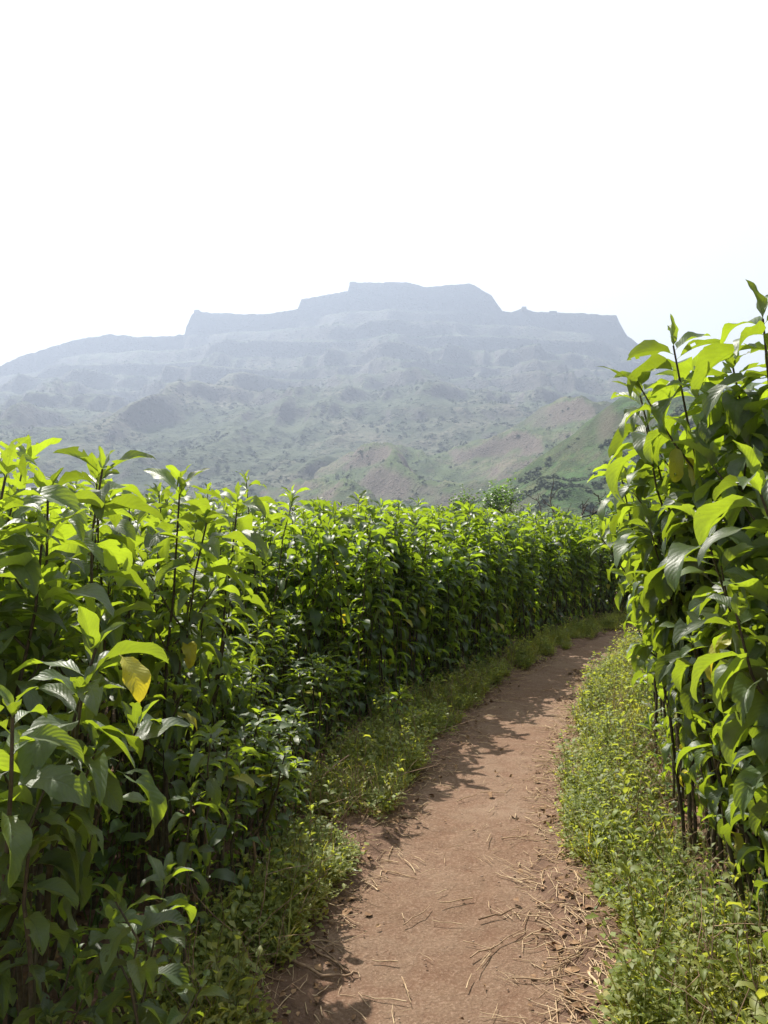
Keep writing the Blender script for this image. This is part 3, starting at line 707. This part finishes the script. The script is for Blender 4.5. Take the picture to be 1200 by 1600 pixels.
# the hanging yellow leaf of the low foreground shrub
root6 = [o for o in col.objects if o.get('label', '').startswith('low foreground shrub with broad sunlit')][0]
ls = LeafSet(); pl = np.array(at(186, 1022, 1.58))-np.array(root6.location)
ls.add(tuple(pl), R(-20), R(-35), 0.115, 0.030, R(60), 0.5, R(12), 0.9, 1.0)
yo = link('leaf', ls.build('leaf', M_LEAF, np.random.default_rng(3), 12, 6), root6); yo['label'] = 'yellow hanging leaf'

# ---------------------------------------------------------------- verge weeds
def sprig_units(rg, n, kind):
    U_ = []
    for _ in range(n):
        A = Acc(); ls = LeafSet()
        if kind == 'herb':
            H = rg.uniform(0.08, 0.24); nst = rg.integers(1, 4)
            for j in range(nst):
                tip = np.array([rg.normal()*0.05, rg.normal()*0.05, H*rg.uniform(0.7, 1.0)]); P_ = stem_line(rg, (0, 0, -0.01), tip, 5, 0.01)
                V, F = tube(P_, 0.0016, 0.0008, 3); A.add(V, F, None, np.full(len(V), 0.3))
                m = int(rg.integers(7, 13))
                for k in range(m):
                    f = 1-(k/m)**1.1*0.8; b = P_[0]+(P_[-1]-P_[0])*f; L = rg.uniform(0.016, 0.042)*(0.6+0.5*(1-f)+0.2)
                    ls.add(b, k*2.4+rg.normal()*0.4, R(rg.uniform(5, 60)), L, L*0.26, R(rg.uniform(10, 60)), rg.normal()*0.4, R(12), rg.random(), 0.6 if rg.random() < 0.02 else 0)
        elif kind == 'grass':
            for k in range(int(rg.integers(8, 16))):
                L = rg.uniform(0.08, 0.24)
                ls.add((rg.normal()*0.012, rg.normal()*0.012, -0.01), rg.uniform(0, 6.28), R(rg.uniform(50, 88)), L, 0.0026, R(rg.uniform(20, 100)), 0, R(5), rg.random(), 0.9 if rg.random() < 0.25 else 0.15)
        elif kind == 'ground':
            for k in range(int(rg.integers(10, 18))):
                r_ = rg.uniform(0, 0.06); a = rg.uniform(0, 6.28); L = rg.uniform(0.015, 0.035)
                ls.add((r_*math.cos(a), r_*math.sin(a), rg.uniform(0.005, 0.04)), rg.uniform(0, 6.28), R(rg.uniform(0, 50)), L, L*0.33, R(rg.uniform(0, 50)), rg.normal()*0.3, R(10), rg.random(), 0.7 if rg.random() < 0.08 else 0)
        a = np.array(ls.r); V, F, Uv, Rn, Ag = leaves(a[:, :3], *a[:, 3:].T, nl=3 if kind != 'grass' else 4, nw=2 if kind == 'herb' else 1, pet=0.06, wave=0.05, shape=(0.6, 0.8) if kind != 'grass' else (0.2, 0.7)); A.add(V, F, Uv, Rn, Ag)
        U_.append((np.concatenate(A.V), np.concatenate(A.F), np.concatenate(A.U), np.concatenate(A.Rn), np.concatenate(A.A)))
    return U_
def broad_units(rg, n):
    U_ = []
    for _ in range(n):
        A = Acc(); ls = LeafSet(); H = rg.uniform(0.10, 0.30); P_ = stem_line(rg, (0, 0, -0.01), (rg.normal()*0.04, rg.normal()*0.04, H), 6, 0.01)
        V, F = tube(P_, 0.0025, 0.001, 4); A.add(V, F, None, np.full(len(V), 0.3)); rosette(ls, rg, P_, rg.uniform(0.045, 0.085), n_tip=5, spacing=0.03, base_frac=0.1, wr=0.22)
        a = np.array(ls.r); A.add(*leaves(a[:, :3], *a[:, 3:].T, nl=5, nw=2))
        U_.append(tuple(np.concatenate(q) for q in (A.V, A.F, A.U, A.Rn, A.A)))
    return U_
def stalk_units(rg, n):
    U_ = []
    for _ in range(n):
        A = Acc(); H = rg.uniform(0.12, 0.38); P_ = stem_line(rg, (0, 0, -0.01), (rg.normal()*0.12, rg.normal()*0.12, H), 6, 0.02)
        V, F = tube(P_, 0.002, 0.001, 4); A.add(V, F, None, np.full(len(V), rg.random()))
        for q in range(int(rg.integers(0, 4))):
            b = P_[int(rg.integers(2, 5))]; e = b+np.array([rg.normal()*0.05, rg.normal()*0.05, rg.uniform(0.02, 0.08)]); V, F = tube(np.array([b, (b+e)/2+[0, 0, 0.005], e]), 0.0012, 0.0007, 3); A.add(V, F, None, np.full(len(V), rg.random()))
        U_.append(tuple(np.concatenate(q) for q in (A.V, A.F, A.U, A.Rn, A.A)))
    return U_
def scatter(name, units, P, S, mat, rg, label, cat, zoff=0.0, dry=1.0):
    A = Acc(); Z = ground_z(P[:, 0], P[:, 1])+zoff; idx = rg.integers(0, len(units), len(P))
    for k, (V, F, U, Rn, Ag) in enumerate(units):
        m = np.where(idx == k)[0]
        if len(m) == 0: continue
        a = rg.uniform(0, 6.28, len(m)); c, s = np.cos(a)[:, None], np.sin(a)[:, None]; sc = S[m][:, None]
        W = np.stack([(V[None, :, 0]*c-V[None, :, 1]*s)*sc+P[m, 0][:, None], (V[None, :, 0]*s+V[None, :, 1]*c)*sc+P[m, 1][:, None], V[None, :, 2]*sc+Z[m][:, None]], -1)
        FF = F[None]+np.arange(len(m))[:, None, None]*len(V)
        yy = np.clip(0.25*fbm(P[m, 0]*1.3, P[m, 1]*1.3, 3, 97)+rg.normal(size=len(m))*0.14+0.04, 0, 0.6)*dry
        A.add(W.reshape(-1, 3), FF.reshape(-1, 4), np.tile(U, (len(m), 1)), np.tile(Rn, len(m))*0.6+np.repeat(rg.uniform(0, 0.4, len(m)), len(V)), np.tile(Ag, len(m))+np.repeat(yy, len(V)))
    o = link(name, A.mesh(name, mat)); tag(o, label, cat, kind='stuff'); return o
rg = np.random.default_rng(12)
def verge_pts(n, side, ymin, ymax, yp=1.6, keep=None):
    """points between path edge and the stand of shrubs, denser near the camera"""
    y = ymin+(ymax-ymin)*rg.random(n*6)**yp; i = np.searchsorted(PC[:, 1], y).clip(0, len(PC)-1)
    LN = LL if side < 0 else RL; j = np.searchsorted(LN[:, 1], y).clip(0, len(LN)-1)
    xe = PC[i, 0]+side*PC[i, 2]*1.05; xb = LN[j, 0]+(0.15 if side > 0 else 0.06)
    f = rg.random(n*6); x = xe+(xb-xe)*f
    e = path_dist(x, y)+0.10*fbm(x*3, y*3, 3, 91)
    k = (e > -0.04) & (np.abs(x/y) < 0.60)
    if keep is not None: k &= keep(x, y, e)
    return np.c_[x, y][k][:n]
uh = sprig_units(rg, 14, 'herb'); ug = sprig_units(rg, 8, 'grass'); ud = sprig_units(rg, 8, 'ground')
def dn(lo): return lambda x, y, e: fbm(x*1.9, y*1.9, 3, 93)+sstep(0, 0.2, e)*0.5-0.9*sstep(0.30, 0.6, e)*(x > 0.8)*(y < 5.5)-0.35*np.clip(noise(x*3.3, y*3.3, 94), 0, 1) > lo
PL = verge_pts(2600, -1, 1.9, 15.5, 1.1, dn(0.05)); PR = verge_pts(3400, 1, 1.5, 13.0, 1.3, dn(-0.02))
A_ = np.r_[PL, PR]; scatter('weeds', uh, A_, rg.uniform(0.5, 1.3, len(A_))*(1.0+0.45*fbm(A_[:, 0]*1.9, A_[:, 1]*1.9, 2, 99)), M_WEED, rg, 'low bright green leafy weeds covering both verges of the path', 'weeds')
PL = verge_pts(200, -1, 2.2, 12.5, 1.1, dn(0.1)); PR = verge_pts(480, 1, 1.6, 11.0, 1.3, dn(0.0))
A_ = np.r_[PL, PR]; scatter('broad_leaved_weeds', broad_units(rg, 12), A_, rg.uniform(0.6, 1.25, len(A_)), M_WEED, rg, 'taller weeds with broader leaves rising unevenly from both verges', 'weeds', dry=0.6)
PL = verge_pts(380, -1, 2.2, 9, 1.1); PR = verge_pts(800, 1, 1.5, 9.0, 1.2, lambda x, y, e: e > 0.2)
A_ = np.r_[PL, PR]; scatter('dry_stalks', stalk_units(rg, 12), A_, rg.uniform(0.6, 1.2, len(A_)), M_TWIG, rg, 'thin dry stalks standing and leaning among the weeds', 'dry stalks')
yl = rg.uniform(1.5, 9.5, 620); A_ = np.c_[np.interp(yl, LL[:125, 1], LL[:125, 0])+rg.uniform(-0.9, 0.12, 620), yl]
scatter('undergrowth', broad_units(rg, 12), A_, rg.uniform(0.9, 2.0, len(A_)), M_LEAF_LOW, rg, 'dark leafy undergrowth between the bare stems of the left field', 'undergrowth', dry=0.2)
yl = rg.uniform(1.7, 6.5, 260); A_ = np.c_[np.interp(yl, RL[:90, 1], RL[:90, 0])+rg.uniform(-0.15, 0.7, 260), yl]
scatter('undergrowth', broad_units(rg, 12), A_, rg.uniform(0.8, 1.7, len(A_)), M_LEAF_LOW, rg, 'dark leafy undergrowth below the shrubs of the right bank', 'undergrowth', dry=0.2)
PL = verge_pts(700, -1, 2.0, 15, 1.1, dn(0.0)); PR = verge_pts(800, 1, 1.5, 12, 1.2, dn(-0.05))
A_ = np.r_[PL, PR]; scatter('grass', ug, A_, rg.uniform(0.6, 1.2, len(A_)), M_WEED, rg, 'thin grass blades among the verge weeds', 'grass')
PL = verge_pts(1800, -1, 1.7, 14, 1.2, dn(-0.2)); PR = verge_pts(3000, 1, 1.4, 12, 1.2, dn(-0.3))
A_ = np.r_[PL, PR]; scatter('ground_cover', ud, A_, rg.uniform(0.7, 1.4, len(A_)), M_WEED, rg, 'small leaved creeping plants close to the soil of the verges', 'ground cover')

# ---------------------------------------------------------------- litter
def litter_units(rg, n, kind):
    out_ = []
    for _ in range(n):
        A = Acc()
        if kind == 'straw':
            L = rg.uniform(0.03, 0.15); b = rg.normal()*0.05*L; P_ = np.array([(0, 0, 0.002), (L*0.35, b*0.6, 0.004+rg.random()*0.004), (L*0.7, b, 0.003), (L, b*0.4, 0.003+rg.random()*0.008)])
            r_ = rg.uniform(0.0010, 0.0026); V, F = tube(P_, r_, r_*0.7, 4); A.add(V, F, None, np.full(len(V), rg.random()))
        else:
            L = rg.uniform(0.02, 0.05); a = np.array([[0, 0, 0.004, 0, R(rg.uniform(0, 25)), L, L*0.3, R(rg.uniform(10, 70)), rg.normal()*0.5, R(rg.uniform(5, 40)), rg.random(), 0]])
            V, F, U, Rn, Ag = leaves(a[:, :3], *a[:, 3:].T, nl=4, nw=2, wave=0.3); A.add(V, F, U, Rn, Ag)
        out_.append((np.concatenate(A.V), np.concatenate(A.F), np.concatenate(A.U), np.concatenate(A.Rn), np.concatenate(A.A)))
    return out_
def near_path(n, ymin, ymax, edge, spread, yp=1.4):
    y = ymin+(ymax-ymin)*rg.random(n)**yp; i = np.searchsorted(PC[:, 1], y).clip(0, len(PC)-1)
    sd = np.where(rg.random(n) < edge[0], -1, 1); off_ = (1+rg.normal(size=n)*spread)*PC[i, 2]*sd
    return np.c_[PC[i, 0]+off_, y]
us = litter_units(rg, 14, 'straw'); ul = litter_units(rg, 10, 'leaf')
def surf_scatter(name, units, P, S, mat, label, cat):
    global ground_z
    g0 = ground_z
    def gz(x, y): return np.maximum(g0(x, y), path_z(x, y)-0.010*0)
    ground_z = gz; o = scatter(name, units, P, S, mat, rg, label, cat); ground_z = g0; return o
P = np.r_[near_path(3000, 1.6, 10, (0.30,), 0.22), near_path(520, 1.6, 8, (0.5,), 0.6)]
surf_scatter('straw_litter', us, P, rg.uniform(0.6, 1.3, len(P)), M_STRAW, 'dry straw and stalk bits strewn on the path and its edges', 'straw')
P = np.r_[near_path(1250, 1.6, 10, (0.35,), 0.18), near_path(120, 1.8, 8, (0.5,), 0.6)]
surf_scatter('leaf_litter', ul, P, rg.uniform(0.5, 1.3, len(P)), M_DRYLEAF, 'brown crumbled dead leaves along the edges of the path', 'leaf litter')
# under the shrubs
y = rg.uniform(1.5, 9, 3000); xr = np.interp(y, RL[:90, 1], RL[:90, 0])+rg.uniform(-0.4, 0.9, 3000); P = np.c_[xr, y]
yl = rg.uniform(1.5, 9, 1200); P = np.r_[P, np.c_[np.interp(yl, LL[:110, 1], LL[:110, 0])+rg.uniform(-0.6, 0.3, 1200), yl]]
surf_scatter('fallen_leaves', ul, P, rg.uniform(0.8, 1.8, len(P)), M_DRYLEAF, 'dead leaves lying in the shade under the shrubs', 'dead leaves')
# pebbles and crumbs of earth
def pebble(rg):
    n = 6; V = []
    for z, r_ in ((-0.3, 0.8), (0.25, 1.0), (0.7, 0.55)):
        for k in range(n): a = k*2*math.pi/n; q = r_*rg.uniform(0.75, 1.15); V.append((math.cos(a)*q, math.sin(a)*q*0.8, z*0.7))
    F = [(i*n+j, i*n+(j+1) % n, (i+1)*n+(j+1) % n, (i+1)*n+j) for i in range(2) for j in range(n)]+[(12, 13, 14, 15), (12, 15, 16, 17)]
    V = np.array(V)*0.006; return (V, np.array(F), np.zeros((len(V), 2)), np.full(len(V), rg.random()), np.zeros(len(V)))
up = [pebble(rg) for _ in range(8)]
P = np.r_[near_path(1100, 1.6, 10, (0.5,), 0.35), near_path(500, 1.6, 9, (0.5,), 0.8)]
surf_scatter('pebbles', up, P, rg.uniform(0.25, 1.1, len(P))**1.5, M_STONE, 'tiny pebbles and earth crumbs on the red path', 'pebbles')

# single sticks lying on the path
def stick(pxs, r_, label, mat=M_TWIG, cat='stick', group='sticks lying on the path', forks=()):
    pts = []
    for px, py in pxs: x, y = gpt(px, py); pts.append((x, y, max(float(path_z(x, y)), float(ground_z([x], [y])[0]))+r_+0.003))
    P_ = np.array(pts); c = P_[0].copy(); c[2] -= r_
    rr = np.random.default_rng(int(pxs[0][0]*7+pxs[0][1])); P2 = [P_[0]]
    for a, b in zip(P_[:-1], P_[1:]):
        for f in (0.33, 0.66, 1.0): P2.append(a+(b-a)*f+np.r_[rr.normal(size=2)*0.004, abs(rr.normal())*0.003 if f < 1 else 0])
    P2 = np.array(P2)-c; V, F = tube(P2, r_, r_*0.55, 6); A = Acc(); A.add(V, F, None, np.full(len(V), rr.random()))
    for (k, dx, dy, ln) in forks:
        b = P2[k]; t_ = b+np.array([dx, dy, 0.01])*ln; V, F = tube(np.array([b, (b+t_)/2+[0, 0, 0.006], t_]), r_*0.6, r_*0.3, 5); A.add(V, F, None, np.full(len(V), 0.6))
    o = link('stick', A.mesh('stick', mat), loc=tuple(c)); return tag(o, label, cat, group)
stick([(468, 1475), (495, 1495), (545, 1522)], 0.006, 'thick brown stick, upper one of the bundle at the left edge of the path', forks=((3, 0.6, 0.7, 0.09),))
stick([(448, 1520), (500, 1530), (540, 1528), (556, 1520)], 0.006, 'bent brown stick, lower one of the bundle at the left edge of the path')
stick([(475, 1480), (520, 1500), (553, 1526)], 0.004, 'thin brown stick lying across the bundle at the left edge of the path')
stick([(748, 1441), (785, 1436), (812, 1424)], 0.004, 'dark curved stick on the right half of the path')
stick([(735, 1500), (775, 1480), (822, 1455)], 0.003, 'long thin twig lying aslant right of the path middle')
stick([(800, 1532), (850, 1535), (925, 1540)], 0.003, 'straight pale twig near the lower right edge of the path')
stick([(630, 1450), (652, 1435), (673, 1420)], 0.0025, 'small pale twig in the middle of the path')
stick([(487, 1418), (505, 1400), (522, 1378)], 0.004, 'short stick standing out of the litter at the left edge of the path')
stick([(920, 1540), (935, 1570), (942, 1596)], 0.005, 'pale thick stalk in the bottom right corner of the path', mat=M_STRAW)
stick([(820, 1280), (840, 1290), (870, 1289)], 0.003, 'bleached stalk at the right edge of the path', mat=M_STRAW)
stick([(822, 1380), (850, 1392), (853, 1396)], 0.003, 'bleached forked stalk right of the path middle', mat=M_STRAW, forks=((2, -0.3, -0.8, 0.1),))
# dry stalks leaning out of the left field
def stalk(a, b, r_, label, group='dry stalks leaning in the left field'):
    gx_, gy_ = gpt(a[0], a[1]); A0 = np.array([gx_, gy_, float(ground_z([gx_], [gy_])[0])]); B0 = np.array(at(*b)); t = np.linspace(0, 1, 7)[:, None]; P_ = (B0-A0)*t; P_[1:-1] += np.random.default_rng(int(a[0])).normal(size=(5, 3))*0.008
    V, F = tube(P_, r_, r_*0.6, 6); A = Acc(); A.add(V, F, None, np.full(len(V), 0.8)); o = link('dry_stalk', A.mesh('dry_stalk', M_TWIG), loc=tuple(A0)); return tag(o, label, 'dry stalk', group)
stalk((408, 1310), (545, 1180, 4.5), 0.007, 'pale dry stalk lying aslant over the weeds left of the path')
stalk((350, 1400), (410, 1280, 3.2), 0.005, 'grey broken stalk pointing at the path from the left field')
stalk((385, 1440), (403, 1300, 3.0), 0.008, 'grey upright stump of a stalk at the foot of the left field')
# pale fallen leaf
x, y = gpt(545, 1382); ls = LeafSet(); ls.add((0, 0, 0), R(175), R(8), 0.085, 0.016, R(20), 0.2, R(18), 0.5, 0)
fl = link('fallen_leaf', ls.build('fallen_leaf', M_PALE, np.random.default_rng(1), 8, 4), loc=(x+0.04, y, float(ground_z([x], [y])[0])+0.035)); tag(fl, 'single pale green fallen leaf at the left edge of the path', 'leaf')
# single taller weeds on the right verge
def weed(px, py, H, label, seed, red=False, L0=0.05, group='taller weeds on the right verge'):
    x, y = gpt(px, py); z = float(ground_z([x], [y])[0]); r2 = np.random.default_rng(seed)
    o = empty('weed', (x, y, z)); ls = LeafSet(); P_ = stem_line(r2, (0, 0, -0.01), (r2.normal()*0.04, r2.normal()*0.04, H), 7, 0.01)
    A = Acc(); V, F = tube(P_, 0.0028, 0.0012, 5); A.add(V, F, None, np.full(len(V), 0.2)); link('stem', A.mesh('stem', M_STEM), o)
    rosette(ls, r2, P_, L0, n_tip=6, spacing=0.022, base_frac=0.15, wr=0.2); link('leaves', ls.build('leaves', M_LEAF, r2, 6, 2), o)
    if red:
        A = Acc(); q = P_[-1]; V, F = tube(np.array([q, q+[0, 0, 0.012], q+[0.001, 0, 0.03], q+[0.002, 0, 0.045]]), 0.004, 0.0025, 7); A.add(V, F, None, np.full(len(V), 0.5)); link('flower_spike', A.mesh('flower_spike', M_RED), o)
    return tag(o, label, 'weed', group)
weed(998, 1545, 0.085, 'small weed carrying an upright red spike on the right verge', 1, red=True, L0=0.03)
weed(1010, 1330, 0.17, 'weed with pointed leaves standing beside the right edge of the path', 2)
weed(930, 1440, 0.12, 'pale broad leaved weed at the edge of the path, lower right', 3, L0=0.06)
weed(1095, 1440, 0.16, 'upright weed with bright leaves in front of the shaded right bank', 4)
weed(985, 1130, 0.26, 'dark stemmed weed where the right verge narrows', 5)
weed(1035, 1180, 0.28, 'leafy weed leaning below the right hand shrubs', 6, L0=0.07)
weed(1060, 1570, 0.14, 'small weed nearest the camera in the bottom right corner', 7)
weed(930, 1120, 0.20, 'pale tufted weed beside the path before the bend', 8)

# ---------------------------------------------------------------- trees beyond the field
def crown_tree(name, base, H, W, label, seed, group=None, n=900):
    r2 = np.random.default_rng(seed); o = empty(name, base); A = Acc()
    P_ = stem_line(r2, (0, 0, -0.3), (0.1, 0, H*0.7), 7, 0.05); V, F = tube(P_, 0.12, 0.05, 7); A.add(V, F)
    cl = []
    for k in range(9):
        a = r2.uniform(0, 6.28); q = P_[3+k % 4]; e = np.array([math.cos(a)*W*r2.uniform(0.4, 0.85), math.sin(a)*W*r2.uniform(0.4, 0.85), H*r2.uniform(0.68, 0.96)])
        V, F = tube(np.array([q, q*0.5+e*0.5-[0, 0, 0.1], e]), 0.04, 0.012, 5); A.add(V, F); cl.append(e)
    link('trunk', A.mesh('trunk', M_BARK), o); cl.append(np.array([0, 0, H*0.95])); cl = np.array(cl)
    c = cl[r2.integers(0, len(cl), n)]; p = c+r2.normal(size=(n, 3))*np.array([W*0.24, W*0.24, H*0.075])
    a = np.c_[p, r2.uniform(0, 6.28, n), r2.uniform(-0.6, 1.0, n), r2.uniform(0.08, 0.16, n), r2.uniform(0.03, 0.05, n), r2.uniform(0.2, 1.2, n), r2.normal(size=n)*0.5, r2.uniform(0.1, 0.5, n), r2.random(n), np.zeros(n)]
    V, F, U, Rn, Ag = leaves(a[:, :3], *a[:, 3:].T, nl=3, nw=2); link('crown', mesh('crown', V, F, M_TREE, U, Rn, Ag), o)
    return tag(o, label, 'tree', group)
def gz_far(y): return 0.1-2.5*float(sstep(40, 120, np.array(y)))
b = at(795, 850, 26); H = at(795, 768, 26)[2]-0.1
crown_tree('tree', (b[0], 26, 0.1), H, 0.85, 'round leafy tree showing its yellow-green top above the far edge of the field', 1, 'trees beyond the field', 1500)
b = at(722, 850, 30); H = at(722, 776, 30)[2]-0.1
crown_tree('tree', (b[0], 30, 0.1), H, 0.5, 'small dark tree peeking over the field left of the round one', 2, 'trees beyond the field', 900)
def bare_tree(base, H, label):
    r2 = np.random.default_rng(8); o = empty('dead_tree', base); A = Acc()
    def br(p, d, ln, r_, lv):
        n = 5; pts = [p]
        for k in range(n):
            d = d+r2.normal(size=3)*0.22; d[2] += 0.05; d /= np.linalg.norm(d); pts.append(pts[-1]+d*ln/n)
        V, F = tube(np.array(pts), r_, r_*0.6, 5); A.add(V, F)
        if lv < 4:
            for q in range(3 if lv else 4):
                i = int(r2.integers(2, n+1)); dd = d+r2.normal(size=3)*0.75; dd[2] = abs(dd[2])*0.8+0.1; dd /= np.linalg.norm(dd); br(pts[i], dd, ln*r2.uniform(0.5, 0.72), r_*0.62, lv+1)
    br(np.array([0, 0, -0.2]), np.array([0.1, 0, 1.0]), H*0.62, 0.07, 0); link('trunk', A.mesh('trunk', M_BARK), o); return tag(o, label, 'tree')
b = at(890, 850, 19); H = at(880, 735, 19)[2]
bare_tree((b[0], 19, 0.1), H, 'bare dead little tree with twiggy branches above the far end of the field')
# lone tree on the far left skyline
tx, ty, tz = at(28, 556, D1)
crown_tree('tree', (tx, D1-2, tz-4), 13, 6, 'tiny lone tree standing on the far left skyline', 4, None, 160)

# ---------------------------------------------------------------- haze
hm, n = mat_new('haze'); N = NT(n)
pv = N('VolumePrincipled'); pv.inputs['Color'].default_value = (0.58, 0.685, 0.89, 1); pv.inputs['Density'].default_value = 0.00038; pv.inputs['Anisotropy'].default_value = 0.35
N.link(pv.outputs[0], n.nodes['OUT'].inputs['Volume'])
V = [(x, y, z) for z in (-60, 780) for x, y in ((-6100, -6200), (6100, -6200), (6100, 7100), (-6100, 7100))]
ho = link('haze', mesh('haze', V, [(3, 2, 1, 0), (4, 5, 6, 7), (0, 1, 5, 4), (1, 2, 6, 5), (2, 3, 7, 6), (3, 0, 4, 7)], hm, smooth=False)); tag(ho, kind='stuff')
